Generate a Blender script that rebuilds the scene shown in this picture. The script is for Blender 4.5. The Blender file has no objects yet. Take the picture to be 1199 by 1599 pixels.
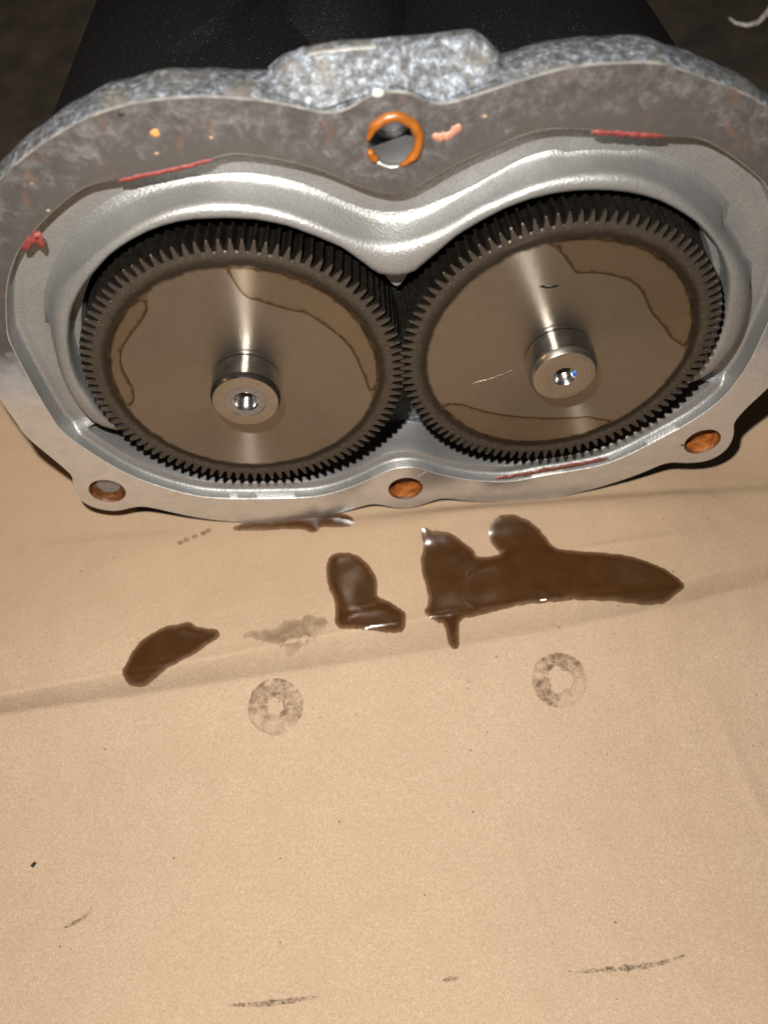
import bpy, bmesh, math, random
import numpy as np
from mathutils import Vector, Matrix, noise
from mathutils.geometry import delaunay_2d_cdt
random.seed(7)
rng = np.random.default_rng(7)

FLANGE_OUTER = [[-1.96, 1.3728], [-1.8528, 1.4374], [-1.7509, 1.4942], [-1.6451, 1.5459], [-1.5438, 1.5906], [-1.4212, 1.6357], [-1.3067, 1.6625], [-1.1893, 1.6828], [-1.0743, 1.6871], [-0.9618, 1.6885], [-0.8509, 1.6828], [-0.7433, 1.6671], [-0.632, 1.651], [-0.523, 1.6247], [-0.4516, 1.6041], [-0.3785, 1.5787], [-0.304, 1.5591], [-0.2204, 1.5659], [-0.161, 1.5963], [-0.0905, 1.6324], [0.0008, 1.643], [0.091, 1.6257], [0.1605, 1.5861], [0.2172, 1.5606], [0.2986, 1.5648], [0.3898, 1.5862], [0.5012, 1.6131], [0.6111, 1.6412], [0.7231, 1.6659], [0.8318, 1.6833], [0.9447, 1.6889], [1.0559, 1.6862], [1.1705, 1.6818], [1.2474, 1.6732], [1.3278, 1.6515], [1.4116, 1.6192], [1.4954, 1.5866], [1.5813, 1.5535], [1.6681, 1.5169], [1.7588, 1.4765], [1.8507, 1.4229], [1.9838, 1.3398], [2.1078, 1.2442], [2.2216, 1.1373], [2.3242, 1.0201], [2.4147, 0.8937], [2.4922, 0.7594], [2.5561, 0.6186], [2.6059, 0.4725], [2.641, 0.3226], [2.6614, 0.1704], [2.6667, 0.0173], [2.6571, -0.1352], [2.6328, -0.2857], [2.5939, -0.4327], [2.5411, -0.5749], [2.4869, -0.6814], [2.4384, -0.7856], [2.4137, -0.8689], [2.4046, -0.9151], [2.4364, -0.9874], [2.4557, -1.0809], [2.4498, -1.1883], [2.409, -1.2647], [2.3423, -1.3244], [2.2462, -1.3354], [2.1559, -1.332], [2.0498, -1.3037], [1.979, -1.3179], [1.8845, -1.3832], [1.7728, -1.4477], [1.5955, -1.5254], [1.4758, -1.5713], [1.347, -1.6001], [1.2352, -1.6483], [1.0397, -1.6565], [0.8484, -1.6569], [0.6503, -1.631], [0.458, -1.5848], [0.329, -1.5388], [0.2525, -1.5289], [0.1761, -1.5689], [0.0731, -1.6187], [-0.03, -1.6222], [-0.1217, -1.5973], [-0.1817, -1.564], [-0.2463, -1.5303], [-0.3231, -1.537], [-0.4127, -1.5758], [-0.5438, -1.6096], [-0.6765, -1.6479], [-0.8768, -1.6776], [-1.0674, -1.6694], [-1.2626, -1.6605], [-1.3843, -1.6221], [-1.5636, -1.5719], [-1.7384, -1.4927], [-1.8478, -1.4275], [-1.9649, -1.3621], [-2.0299, -1.3289], [-2.1193, -1.3294], [-2.2031, -1.3595], [-2.2786, -1.3619], [-2.3754, -1.3243], [-2.451, -1.2572], [-2.4805, -1.1615], [-2.4764, -1.0571], [-2.4574, -0.9724], [-2.4312, -0.9199], [-2.4483, -0.852], [-2.4775, -0.7697], [-2.5043, -0.6963], [-2.5979, -0.4508], [-2.597, -0.3241], [-2.6051, -0.213], [-2.6113, -0.1116], [-2.6223, 0.0388], [-2.6187, 0.1904], [-2.6004, 0.3416], [-2.5676, 0.491], [-2.5203, 0.6373], [-2.4589, 0.779], [-2.3838, 0.9147], [-2.2956, 1.0432], [-2.195, 1.1632], [-2.0828, 1.2734]]
FLANGE_INNER = [[-2.3145, -0.4907], [-2.3451, -0.3972], [-2.3462, -0.3096], [-2.3553, -0.1697], [-2.3566, 0.003], [-2.3553, 0.1823], [-2.3519, 0.3112], [-2.3471, 0.3857], [-2.3103, 0.4886], [-2.256, 0.6226], [-2.2063, 0.729], [-2.1448, 0.8303], [-2.0871, 0.9077], [-2.0211, 0.982], [-1.9676, 1.0282], [-1.8785, 1.0969], [-1.784, 1.1668], [-1.6971, 1.221], [-1.5939, 1.2795], [-1.5201, 1.3045], [-1.3875, 1.314], [-1.2137, 1.3335], [-1.1719, 1.3334], [-1.0031, 1.3648], [-0.8963, 1.3843], [-0.8195, 1.4011], [-0.7563, 1.3991], [-0.6431, 1.3732], [-0.5265, 1.3402], [-0.4497, 1.3118], [-0.3722, 1.2815], [-0.2573, 1.218], [-0.1527, 1.1558], [-0.0707, 1.1271], [0.0025, 1.1098], [0.0804, 1.1285], [0.1545, 1.1652], [0.2374, 1.2111], [0.3188, 1.2561], [0.4407, 1.3036], [0.479, 1.3138], [0.5574, 1.3472], [0.6351, 1.3768], [0.7132, 1.3931], [0.792, 1.3996], [0.8728, 1.3899], [0.996, 1.3767], [1.244, 1.3373], [1.3835, 1.3128], [1.4662, 1.2995], [1.5226, 1.295], [1.5753, 1.2807], [1.6135, 1.261], [1.6779, 1.2254], [1.7444, 1.1857], [1.8159, 1.1346], [1.8876, 1.0826], [1.9496, 1.0341], [2.0069, 0.9815], [2.0914, 0.8729], [2.1644, 0.7571], [2.2252, 0.6355], [2.2735, 0.5093], [2.3089, 0.3798], [2.3313, 0.2483], [2.3406, 0.116], [2.3369, -0.0156], [2.3347, -0.0945], [2.3308, -0.2471], [2.3195, -0.3714], [2.2654, -0.5939], [2.1909, -0.725], [2.0613, -0.8754], [1.9125, -0.9956], [1.7637, -1.1205], [1.6017, -1.2337], [1.4866, -1.2763], [1.3096, -1.3117], [1.0699, -1.336], [0.9486, -1.3638], [0.8257, -1.3838], [0.7003, -1.3758], [0.524, -1.3377], [0.3838, -1.2888], [0.26, -1.2347], [0.1768, -1.1823], [0.09, -1.1301], [0.0564, -1.1185], [-0.0397, -1.1066], [-0.1371, -1.132], [-0.2626, -1.2113], [-0.3903, -1.2846], [-0.5183, -1.3356], [-0.6463, -1.3713], [-0.7724, -1.3833], [-1.0183, -1.3595], [-1.2627, -1.3358], [-1.5252, -1.2896], [-1.6714, -1.2229], [-1.8256, -1.1249], [-1.974, -1.0072], [-2.102, -0.8589], [-2.2166, -0.6795], [-2.3025, -0.5182]]
COLLAR_CREST = [[-2.0103, -0.5715], [-2.0532, -0.5216], [-2.0831, -0.4632], [-2.1025, -0.4003], [-2.1188, -0.3365], [-2.1335, -0.2723], [-2.146, -0.2076], [-2.1541, -0.1423], [-2.1566, -0.0765], [-2.1519, 0.0272], [-2.1402, 0.1305], [-2.1218, 0.2327], [-2.0963, 0.3334], [-2.0652, 0.4325], [-2.0267, 0.529], [-1.9756, 0.6193], [-1.9091, 0.6989], [-1.8321, 0.7685], [-1.7507, 0.8332], [-1.6663, 0.8936], [-1.5781, 0.9485], [-1.4885, 1.0012], [-1.3976, 1.0515], [-1.3028, 1.0938], [-1.204, 1.1258], [-1.1021, 1.1458], [-0.9985, 1.1521], [-0.9503, 1.151], [-0.9022, 1.148], [-0.8543, 1.1432], [-0.8066, 1.1363], [-0.7592, 1.1273], [-0.7123, 1.1161], [-0.6661, 1.1026], [-0.6205, 1.0869], [-0.5758, 1.0689], [-0.5319, 1.049], [-0.4886, 1.0278], [-0.446, 1.0053], [-0.404, 0.9816], [-0.3626, 0.957], [-0.3214, 0.932], [-0.2801, 0.9071], [-0.2382, 0.8833], [-0.1953, 0.8612], [-0.1513, 0.8416], [-0.1059, 0.8255], [-0.0591, 0.8144], [-0.0111, 0.8103], [0.038, 0.8143], [0.086, 0.8252], [0.1329, 0.8403], [0.1789, 0.8578], [0.2242, 0.8773], [0.2682, 0.8995], [0.3108, 0.9243], [0.3526, 0.9502], [0.3949, 0.9756], [0.4384, 0.9988], [0.4831, 1.0194], [0.5287, 1.0382], [0.5745, 1.0563], [0.6204, 1.0742], [0.6665, 1.0916], [0.7132, 1.1072], [0.7607, 1.1201], [0.809, 1.1299], [0.8578, 1.137], [0.9068, 1.1419], [0.956, 1.1448], [1.0053, 1.1458], [1.1065, 1.1414], [1.2069, 1.1274], [1.3053, 1.103], [1.3994, 1.0655], [1.4882, 1.0166], [1.5722, 0.96], [1.6518, 0.8972], [1.7262, 0.8283], [1.7976, 0.7564], [1.8672, 0.6826], [1.9355, 0.6077], [2.0016, 0.5308], [2.0613, 0.4489], [2.1099, 0.36], [2.1451, 0.265], [2.1688, 0.1665], [2.1841, 0.0663], [2.19, -0.0349], [2.1877, -0.0929], [2.1802, -0.1503], [2.1666, -0.2067], [2.1474, -0.2614], [2.1241, -0.3146], [2.0985, -0.3666], [2.0709, -0.4176], [2.0407, -0.4672], [2.0073, -0.5146], [1.9714, -0.5601]]
CORNERS = [[-2.2207, -0.4949], [2.2231, -0.5347]]
COLLAR_INNER = [[-1.9462, -0.4808], [-1.9663, -0.421], [-1.9864, -0.3612], [-2.0065, -0.3015], [-2.0213, -0.2403], [-2.0309, -0.178], [-2.0405, -0.1156], [-2.048, -0.053], [-2.054, 0.0097], [-2.0454, 0.097], [-2.0339, 0.1839], [-2.0131, 0.2692], [-1.9885, 0.3532], [-1.9539, 0.4339], [-1.9187, 0.5142], [-1.871, 0.5878], [-1.8163, 0.6564], [-1.7589, 0.7226], [-1.6943, 0.782], [-1.628, 0.8394], [-1.5607, 0.8957], [-1.486, 0.9415], [-1.4077, 0.9809], [-1.3263, 1.0136], [-1.2425, 1.0394], [-1.1565, 1.0565], [-1.069, 1.0634], [-1.0141, 1.0613], [-0.9592, 1.0589], [-0.9043, 1.056], [-0.8498, 1.049], [-0.7954, 1.0416], [-0.741, 1.0334], [-0.6885, 1.0173], [-0.6362, 1.0003], [-0.5841, 0.9828], [-0.5353, 0.9577], [-0.4871, 0.9312], [-0.439, 0.9047], [-0.3916, 0.8769], [-0.3449, 0.848], [-0.2985, 0.8185], [-0.2592, 0.7801], [-0.2213, 0.7403], [-0.1842, 0.6998], [-0.1473, 0.6591], [-0.1054, 0.624], [-0.0528, 0.6098], [0.0018, 0.6034], [0.0511, 0.6078], [0.0974, 0.6227], [0.1341, 0.656], [0.1706, 0.6895], [0.2068, 0.7233], [0.243, 0.7571], [0.279, 0.7912], [0.3148, 0.8254], [0.355, 0.8541], [0.3974, 0.8799], [0.4397, 0.9056], [0.4829, 0.9299], [0.5266, 0.9531], [0.5705, 0.9762], [0.6168, 0.9937], [0.6639, 1.0091], [0.7112, 1.0237], [0.7599, 1.033], [0.8086, 1.0419], [0.8578, 1.0475], [0.9072, 1.0504], [0.9567, 1.0527], [1.0502, 1.0476], [1.1431, 1.0377], [1.2349, 1.0194], [1.3248, 0.9934], [1.4121, 0.9605], [1.4946, 0.9164], [1.574, 0.8667], [1.6508, 0.8136], [1.7195, 0.7499], [1.7841, 0.6824], [1.8437, 0.6102], [1.894, 0.5315], [1.9392, 0.4496], [1.973, 0.3623], [1.9965, 0.272], [2.0132, 0.18], [2.0319, 0.0882], [2.0369, -0.0051], [2.035, -0.0572], [2.0313, -0.1092], [2.0246, -0.1608], [2.0154, -0.2121], [2.0042, -0.263], [1.9897, -0.313], [1.9735, -0.3625], [1.9545, -0.4111], [1.933, -0.4585], [1.9102, -0.5054]]
COLLAR_OUTER = [[-2.0241, -0.5981], [-2.067, -0.5417], [-2.1024, -0.4804], [-2.1276, -0.4142], [-2.1464, -0.3458], [-2.1618, -0.2766], [-2.1739, -0.2067], [-2.1815, -0.1363], [-2.1841, -0.0654], [-2.1791, 0.0422], [-2.1661, 0.1492], [-2.1458, 0.2551], [-2.1186, 0.3594], [-2.0845, 0.4617], [-2.0411, 0.5603], [-1.9844, 0.6519], [-1.9149, 0.7342], [-1.8378, 0.8095], [-1.7569, 0.8807], [-1.6724, 0.9477], [-1.5838, 1.0091], [-1.4903, 1.0626], [-1.3914, 1.1054], [-1.2883, 1.1367], [-1.1827, 1.1587], [-1.0758, 1.1726], [-0.9682, 1.1776], [-0.9202, 1.1766], [-0.8723, 1.1735], [-0.8246, 1.1685], [-0.7771, 1.1615], [-0.73, 1.1525], [-0.6833, 1.1414], [-0.637, 1.1285], [-0.5914, 1.1137], [-0.5463, 1.0971], [-0.502, 1.0788], [-0.4585, 1.0586], [-0.4158, 1.0366], [-0.3738, 1.0133], [-0.3325, 0.9889], [-0.2913, 0.9643], [-0.2498, 0.9402], [-0.2075, 0.9175], [-0.164, 0.8971], [-0.1192, 0.88], [-0.073, 0.867], [-0.0257, 0.8589], [0.0221, 0.8562], [0.0683, 0.8587], [0.1139, 0.8658], [0.1587, 0.877], [0.2025, 0.8916], [0.2453, 0.9089], [0.2874, 0.928], [0.3288, 0.9484], [0.3699, 0.9695], [0.4109, 0.9909], [0.4517, 1.0126], [0.4923, 1.0346], [0.5328, 1.0567], [0.5735, 1.0785], [0.6149, 1.0991], [0.6571, 1.1178], [0.7005, 1.1337], [0.7449, 1.1464], [0.7901, 1.1559], [0.8358, 1.1627], [0.8818, 1.1672], [0.9279, 1.1698], [0.9741, 1.1706], [1.082, 1.1661], [1.1894, 1.1539], [1.2953, 1.1324], [1.398, 1.0987], [1.4959, 1.053], [1.589, 0.9981], [1.677, 0.9354], [1.7597, 0.8658], [1.8365, 0.7898], [1.8643, 0.7325], [1.9358, 0.6514], [2.0064, 0.5696], [2.0712, 0.4831], [2.1253, 0.3896], [2.1658, 0.2894], [2.1936, 0.185], [2.2107, 0.0783], [2.2169, -0.0296], [2.2144, -0.0901], [2.2064, -0.1501], [2.1929, -0.2092], [2.1741, -0.2668], [2.1511, -0.3228], [2.1248, -0.3774], [2.0956, -0.4305], [2.0637, -0.482], [2.0292, -0.5318], [1.9933, -0.5806]]
HOLES = [[-2.2406, -1.1104], [-0.0079, -1.3651], [2.2228, -1.0889], [0.0064, 1.3922]]
CAM_LOC = [-0.1891, -2.4548, 6.0006]
CAM_ROT = [[0.9968, 0.0796, -0.0002], [-0.0754, 0.9431, -0.324], [-0.0256, 0.323, 0.9461]]
Z0 = 1.608
GEAR_U = 0.9799
FLASH_LOC = [-0.62, -1.6585, 6.3737]
BOSS_RIDGE = [[-0.5795, 1.6691], [-0.5042, 1.7161], [-0.4079, 1.7492], [-0.3154, 1.7594], [-0.0115, 1.7623], [0.292, 1.7651], [0.4132, 1.7674], [0.4761, 1.7289], [0.5412, 1.6724], [0.5957, 1.6094]]
BOSS_FOOT = [[-0.636, 1.6341], [-0.5272, 1.6106], [-0.4536, 1.5898], [-0.34, 1.5626], [-0.0583, 1.6337], [0.0933, 1.616], [0.2778, 1.5445], [0.4006, 1.5712], [0.5066, 1.5989], [0.6175, 1.6257]]
FILM_LEFT_A = [[-0.3735, 0.7011], [-0.4626, 0.5536], [-0.6079, 0.4031], [-0.6974, 0.2988], [-0.7312, 0.179], [-0.7172, 0.0708], [-0.7113, -0.0292], [-0.7611, -0.167], [-0.8155, -0.25]]
FILM_LEFT_B = [[-0.0016, 0.7639], [0.0405, 0.6742], [0.0756, 0.6135], [0.1448, 0.5934], [0.2455, 0.5383], [0.3496, 0.4913], [0.4392, 0.4638], [0.5053, 0.3864], [0.5913, 0.2952], [0.6697, 0.1714], [0.713, 0.0089], [0.7528, -0.1906], [0.7628, -0.3692]]
FILM_RIGHT = [[-0.1244, 0.5189], [-0.0366, 0.5548], [0.0739, 0.601], [0.2582, 0.5531], [0.3802, 0.4972], [0.4603, 0.385], [0.5261, 0.2603], [0.6031, 0.1792], [0.7221, 0.0145], [0.7995, -0.0998]]
FILM_RIGHT_LOW = [[-0.7689, -0.3092], [-0.619, -0.3558], [-0.5089, -0.4287], [-0.2857, -0.5222], [-0.0162, -0.5783], [0.297, -0.6014], [0.4662, -0.5576]]
SCR_A = [[0.395, -0.3275], [0.4614, -0.3838], [0.5338, -0.4354], [0.6015, -0.5061]]
SCR_Y = [[0.0019, 0.7636], [0.0299, 0.6926], [0.062, 0.637], [0.0838, 0.5993], [0.0914, 0.5626]]
SCR_Y2 = [[0.1171, 0.7357], [0.1224, 0.688], [0.0992, 0.6422], [0.08, 0.6175]]
SCR_B = [[-0.5275, -0.1964], [-0.4367, -0.1779], [-0.3557, -0.1473], [-0.2759, -0.1114]]
SCR_C = [[-0.1736, 0.5281], [-0.1201, 0.514], [-0.0618, 0.5218]]
SCR_D = [[0.5743, -0.1824], [0.572, -0.3476], [0.5674, -0.4958]]
SCR_E = [[0.6431, -0.1556], [0.6402, -0.2952], [0.641, -0.4477]]
SEAL_A = [[-1.3907, 1.3039], [-1.2888, 1.3193], [-1.1386, 1.3374], [-1.0051, 1.3566], [-0.8978, 1.3778]]
SEAL_B = [[0.9885, 1.3644], [1.1133, 1.3478], [1.2462, 1.3273], [1.3662, 1.311]]
SEAL_C = [[-2.0108, 0.9651], [-1.9555, 1.0075], [-1.9025, 1.0455], [-1.906, 1.0109], [-1.9027, 0.9672]]
SEAL_D = [[0.6847, -1.3659], [0.8237, -1.3599], [0.9466, -1.344], [1.0681, -1.3203], [1.31, -1.2811], [1.548, -1.2347]]
SEAL_E = [[0.1943, 1.4061], [0.2452, 1.3987], [0.2864, 1.4051], [0.3236, 1.4373], [0.3324, 1.4588]]
SPOTS = [[-1.1393, 1.53], [0.4536, 1.4836], [-1.2709, 1.6328], [-1.7941, 1.175], [-1.1612, 1.4293], [-0.0601, 1.633], [2.0787, -1.1076], [-1.819, 1.3266], [-0.8798, 1.4869]]
SILVER_SCRATCH = [[0.0588, -1.2557], [0.1525, -1.1831]]
COVER_EDGE = [[1.7175, -1.0522], [1.6919, -1.1299], [1.6253, -1.3075], [1.5316, -1.5068], [1.4329, -1.8512]]
CREASE = [[-3.6662, -1.6825], [-3.1868, -1.6348], [-2.2692, -1.5398], [-1.5136, -1.4788], [-0.6527, -1.3763], [0.1909, -1.2954], [1.0384, -1.2387], [2.0406, -1.1787], [2.7617, -1.048], [3.2895, -0.9616]]
CREASE_B = [[-3.6498, -1.833], [-3.1763, -1.7627], [-2.2637, -1.707], [-1.2484, -1.6346], [-0.0782, -1.554], [1.0064, -1.4601], [2.0083, -1.3425], [2.7205, -1.2242], [3.2497, -1.1142]]
RIDGE = [[-3.2636, -0.708], [-2.6568, -0.6265], [-1.7369, -0.5432], [-0.8131, -0.5559], [0.008, -0.5547], [0.6305, -0.4988], [1.8569, -0.548], [2.8902, -0.4992]]
POOL_LEFT = [[-2.219, -1.5434], [-2.185, -1.4422], [-2.1354, -1.3415], [-2.0435, -1.2578], [-1.9261, -1.2007], [-1.8197, -1.1833], [-1.7414, -1.1793], [-1.6798, -1.2257], [-1.5554, -1.252], [-1.4997, -1.2803], [-1.4972, -1.3243], [-1.5867, -1.3775], [-1.6828, -1.4451], [-1.7792, -1.4873], [-1.9013, -1.5469], [-1.9973, -1.6031], [-2.0476, -1.6362], [-2.1165, -1.649], [-2.1877, -1.6189]]
POOL_MID = [[-0.6642, -0.7737], [-0.6208, -0.7225], [-0.5234, -0.7137], [-0.4191, -0.7523], [-0.3429, -0.8256], [-0.2855, -0.9427], [-0.2816, -1.0334], [-0.2968, -1.114], [-0.1772, -1.1609], [-0.1232, -1.2205], [-0.0798, -1.2557], [-0.1022, -1.3776], [-0.148, -1.4059], [-0.258, -1.3973], [-0.3545, -1.376], [-0.451, -1.3533], [-0.5833, -1.3517], [-0.6326, -1.2866], [-0.6209, -1.2197], [-0.6094, -1.1683], [-0.6354, -1.0655], [-0.6629, -0.9963], [-0.68, -0.8612]]
POOL_BIG = [[0.0923, -0.6009], [0.1373, -0.5775], [0.1595, -0.6153], [0.2178, -0.6145], [0.3203, -0.635], [0.4199, -0.7147], [0.4972, -0.7944], [0.5114, -0.8439], [0.6158, -0.8531], [0.7014, -0.8366], [0.6547, -0.7865], [0.624, -0.707], [0.6261, -0.6065], [0.6781, -0.5494], [0.7565, -0.5259], [0.8391, -0.5374], [0.9392, -0.5795], [1.0194, -0.6484], [1.0802, -0.7493], [1.1059, -0.8197], [1.2375, -0.8566], [1.4571, -0.8998], [1.6745, -0.9454], [1.8028, -1.0123], [1.9118, -1.0743], [2.0083, -1.1729], [2.0415, -1.2324], [1.9838, -1.2659], [1.9001, -1.3239], [1.8403, -1.3444], [1.6286, -1.319], [1.4221, -1.2887], [1.161, -1.2662], [0.9982, -1.2688], [0.8592, -1.2654], [0.6564, -1.2883], [0.45, -1.3206], [0.3077, -1.3394], [0.3057, -1.4377], [0.2985, -1.5415], [0.221, -1.5355], [0.2092, -1.4249], [0.1907, -1.3464], [0.1438, -1.3568], [0.0412, -1.2663], [0.0991, -1.1951], [0.0903, -1.0857], [0.0704, -0.9621], [0.0589, -0.86], [0.0988, -0.732]]
POOL_EDGE = [[-1.4133, -0.4225], [-1.3088, -0.394], [-1.0655, -0.3925], [-0.8058, -0.3823], [-0.5719, -0.37], [-0.4545, -0.4031], [-0.4168, -0.4902], [-0.4903, -0.5189], [-0.706, -0.4843], [-0.728, -0.5244], [-0.7924, -0.5283], [-0.8359, -0.4895], [-1.0504, -0.4714], [-1.2241, -0.4687], [-1.3987, -0.4554]]
POOL_FAINT = [[-1.3453, -1.3229], [-1.2238, -1.2931], [-1.086, -1.3115], [-1.0282, -1.2494], [-0.8808, -1.2164], [-0.7335, -1.2199], [-0.6758, -1.2618], [-0.7112, -1.3475], [-0.7861, -1.4249], [-0.9085, -1.4613], [-0.9655, -1.5357], [-0.9928, -1.4906], [-1.0248, -1.4357], [-1.2209, -1.3658]]
LAYER_BIG = [[0.3867, -1.1268], [0.4071, -1.001], [0.4995, -0.9395], [0.6717, -0.8852], [0.8058, -0.8221], [0.9767, -0.8173], [1.2793, -0.8718], [1.6717, -0.9581], [1.917, -1.112], [2.0036, -1.2192], [1.8441, -1.3191], [1.4238, -1.2512], [1.0247, -1.1893], [0.6785, -1.2345], [0.4315, -1.2645]]
LAYER_MID = [[-0.6023, -1.2475], [-0.44, -1.2147], [-0.2923, -1.1958], [-0.1697, -1.1904], [-0.1091, -1.2269], [-0.1447, -1.3086], [-0.3479, -1.3119], [-0.5658, -1.3241]]
LAYER_LEFT = [[-1.8728, -1.2662], [-1.7922, -1.2318], [-1.669, -1.2421], [-1.6073, -1.2886], [-1.6532, -1.3358], [-1.783, -1.3601], [-1.8577, -1.3386]]
PRINT_LEFT = [-1.1075, -1.8595]
PRINT_RIGHT = [1.0124, -1.8332]
SMEAR_RIGHT = [[0.7139, -3.6391], [0.8111, -3.6488], [1.0104, -3.6495], [1.2499, -3.6454], [1.3766, -3.6248], [1.4846, -3.6026]]
SMEAR_LEFT = [[-1.3784, -3.6724], [-1.2318, -3.6819], [-1.0939, -3.6784], [-0.9753, -3.6763], [-0.8249, -3.6668]]
SMEAR_SMALL = [[-0.0619, -3.6331], [-0.01, -3.6301], [0.0503, -3.6247]]
SMEAR_SPOT = [[-2.5307, -3.2064], [-2.4308, -3.1696], [-2.3733, -3.1332], [-2.3621, -3.0823]]
FLAKE = [[-2.8475, -2.8175], [-2.8254, -2.7908], [-2.8013, -2.8007], [-2.8226, -2.8313]]
DROPS = [[-1.8234, -0.5319], [-1.7735, -0.508], [-1.7084, -0.4847], [-1.6433, -0.461], [-1.6031, -0.4413], [-2.349, -0.6136], [0.4343, -2.1616], [1.2818, -2.3796], [1.0613, -1.4458], [2.4621, -0.4882], [2.3567, -0.6817], [1.9969, -0.665], [1.9683, -1.1052], [0.3446, -1.7915], [-0.6768, -2.6915], [-1.0928, -2.8939], [-0.1211, -3.1798], [-1.8315, -2.8397], [1.0863, -3.4166], [0.2667, -2.6975], [0.3298, -1.8376], [0.5719, -1.6191], [1.4682, -1.5262], [-0.7791, -1.9631], [-2.3742, -2.068], [2.4395, -2.0506], [-0.0222, -3.6324], [-0.8101, -3.902]]
CURL = [[3.7418, 4.6826], [3.7869, 4.5895], [3.8921, 4.5343], [4.0102, 4.5655], [4.1276, 4.6765], [4.2186, 4.7557]]


sc = bpy.context.scene
COL = sc.collection
sc.unit_settings.system = 'METRIC'
sc.unit_settings.scale_length = 0.045          # one unit is the radius of a gear, about 4.5 cm

# ---------------------------------------------------------------- camera, light, exposure
cd = bpy.data.cameras.new('camera'); cam = bpy.data.objects.new('camera', cd); COL.objects.link(cam)
cd.sensor_fit = 'VERTICAL'; cd.sensor_height = 24.0; cd.sensor_width = 18.0
cd.lens = 24.0 * 1230 / 1599
cd.clip_start = 0.05; cd.clip_end = 400
m = Matrix([list(r) for r in CAM_ROT]).to_4x4(); m.translation = Vector(CAM_LOC)
cam.matrix_world = m
cd.dof.use_dof = True; cd.dof.focus_distance = 5.1; cd.dof.aperture_fstop = 0.30
sc.camera = cam

w = bpy.data.worlds.new('World'); sc.world = w; w.use_nodes = True
bg = w.node_tree.nodes['Background']
bg.inputs['Color'].default_value = (1.0, 0.9, 0.8, 1); bg.inputs['Strength'].default_value = 0.035

def lamp(name, kind, loc, target, power, color, size):
    d = bpy.data.lights.new(name, kind); o = bpy.data.objects.new(name, d); COL.objects.link(o)
    d.energy = power; d.color = color
    if kind == 'AREA': d.shape = 'DISK'; d.size = size
    else: d.shadow_soft_size = size
    o.location = loc
    o.rotation_euler = (Vector(target) - Vector(loc)).to_track_quat('-Z', 'Y').to_euler()
    return o
lamp('phone_flash', 'POINT', FLASH_LOC, (0, -0.6, 0), 2550, (1.0, 0.955, 0.885), 0.07)
lamp('room_lamp', 'AREA', (-7.5, 1.5, 6.5), (0, 0, 0.8), 60, (1.0, 0.55, 0.25), 0.5)

sc.view_settings.view_transform = 'Standard'; sc.view_settings.look = 'None'
sc.view_settings.exposure = 0.0; sc.view_settings.gamma = 1.0
sc.cycles.max_bounces = 8; sc.cycles.diffuse_bounces = 0; sc.cycles.transparent_max_bounces = 12
sc.cycles.caustics_reflective = True; sc.cycles.sample_clamp_indirect = 4.0

# ---------------------------------------------------------------- materials
class NT:
    def __init__(s, name):
        s.m = bpy.data.materials.new(name); s.m.use_nodes = True; s.t = s.m.node_tree
        s.b = s.t.nodes['Principled BSDF']; s.out = s.t.nodes['Material Output']
        s.tc = s.t.nodes.new('ShaderNodeTexCoord')
    def n(s, kind, **kw):
        x = s.t.nodes.new(kind)
        for k, v in kw.items(): setattr(x, k, v)
        return x
    def l(s, a, b): s.t.links.new(a, b)
    def noise(s, scale, detail=3, rough=.55, dist=0, vec=None):
        x = s.n('ShaderNodeTexNoise'); x.inputs['Scale'].default_value = scale; x.inputs['Detail'].default_value = detail
        x.inputs['Roughness'].default_value = rough; x.inputs['Distortion'].default_value = dist
        s.l(vec or s.tc.outputs['Object'], x.inputs['Vector']); return x.outputs['Fac']
    def stretch(s, sx, sy, sz, rot=0):
        x = s.n('ShaderNodeMapping'); x.inputs['Scale'].default_value = (sx, sy, sz); x.inputs['Rotation'].default_value = (0, 0, rot)
        s.l(s.tc.outputs['Object'], x.inputs['Vector']); return x.outputs['Vector']
    def ramp(s, fac, stops):
        x = s.n('ShaderNodeValToRGB'); e = x.color_ramp.elements
        while len(e) < len(stops): e.new(0.5)
        for i, (p, c) in enumerate(stops):
            e[i].position = p; e[i].color = (c if len(c) == 4 else (*c, 1)) if isinstance(c, tuple) else (c, c, c, 1)
        s.l(fac, x.inputs['Fac']); return x.outputs['Color']
    def mix(s, fac, a, b):
        x = s.n('ShaderNodeMix', data_type='RGBA')
        if isinstance(fac, (int, float)): x.inputs[0].default_value = fac
        else: s.l(fac, x.inputs[0])
        for v, i in ((a, 6), (b, 7)):
            if isinstance(v, tuple): x.inputs[i].default_value = (*v, 1)
            else: s.l(v, x.inputs[i])
        return x.outputs[2]
    def math(s, op, a, b=None, clamp=False):
        x = s.n('ShaderNodeMath', operation=op, use_clamp=clamp)
        for v, i in ((a, 0), (b, 1)):
            if v is None: continue
            if isinstance(v, (int, float)): x.inputs[i].default_value = v
            else: s.l(v, x.inputs[i])
        return x.outputs[0]
    def set(s, **kw):
        for k, v in kw.items():
            i = s.b.inputs[k.replace('_', ' ')]
            if isinstance(v, tuple): i.default_value = (*v, 1)
            elif isinstance(v, (int, float)): i.default_value = v
            else: s.l(v, i)
        return s
    def bump(s, h, strength, dist, nrm=None):
        x = s.n('ShaderNodeBump'); x.inputs['Strength'].default_value = strength; x.inputs['Distance'].default_value = dist
        s.l(h, x.inputs['Height'])
        if nrm is not None: s.l(nrm, x.inputs['Normal'])
        s.l(x.outputs['Normal'], s.b.inputs['Normal']); return x.outputs['Normal']
    def xyz(s):
        x = s.n('ShaderNodeSeparateXYZ'); s.l(s.tc.outputs['Object'], x.inputs[0]); return x.outputs
    def radius(s):
        x, y, z = s.xyz(); return s.math('SQRT', s.math('ADD', s.math('MULTIPLY', x, x), s.math('MULTIPLY', y, y)))

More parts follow.
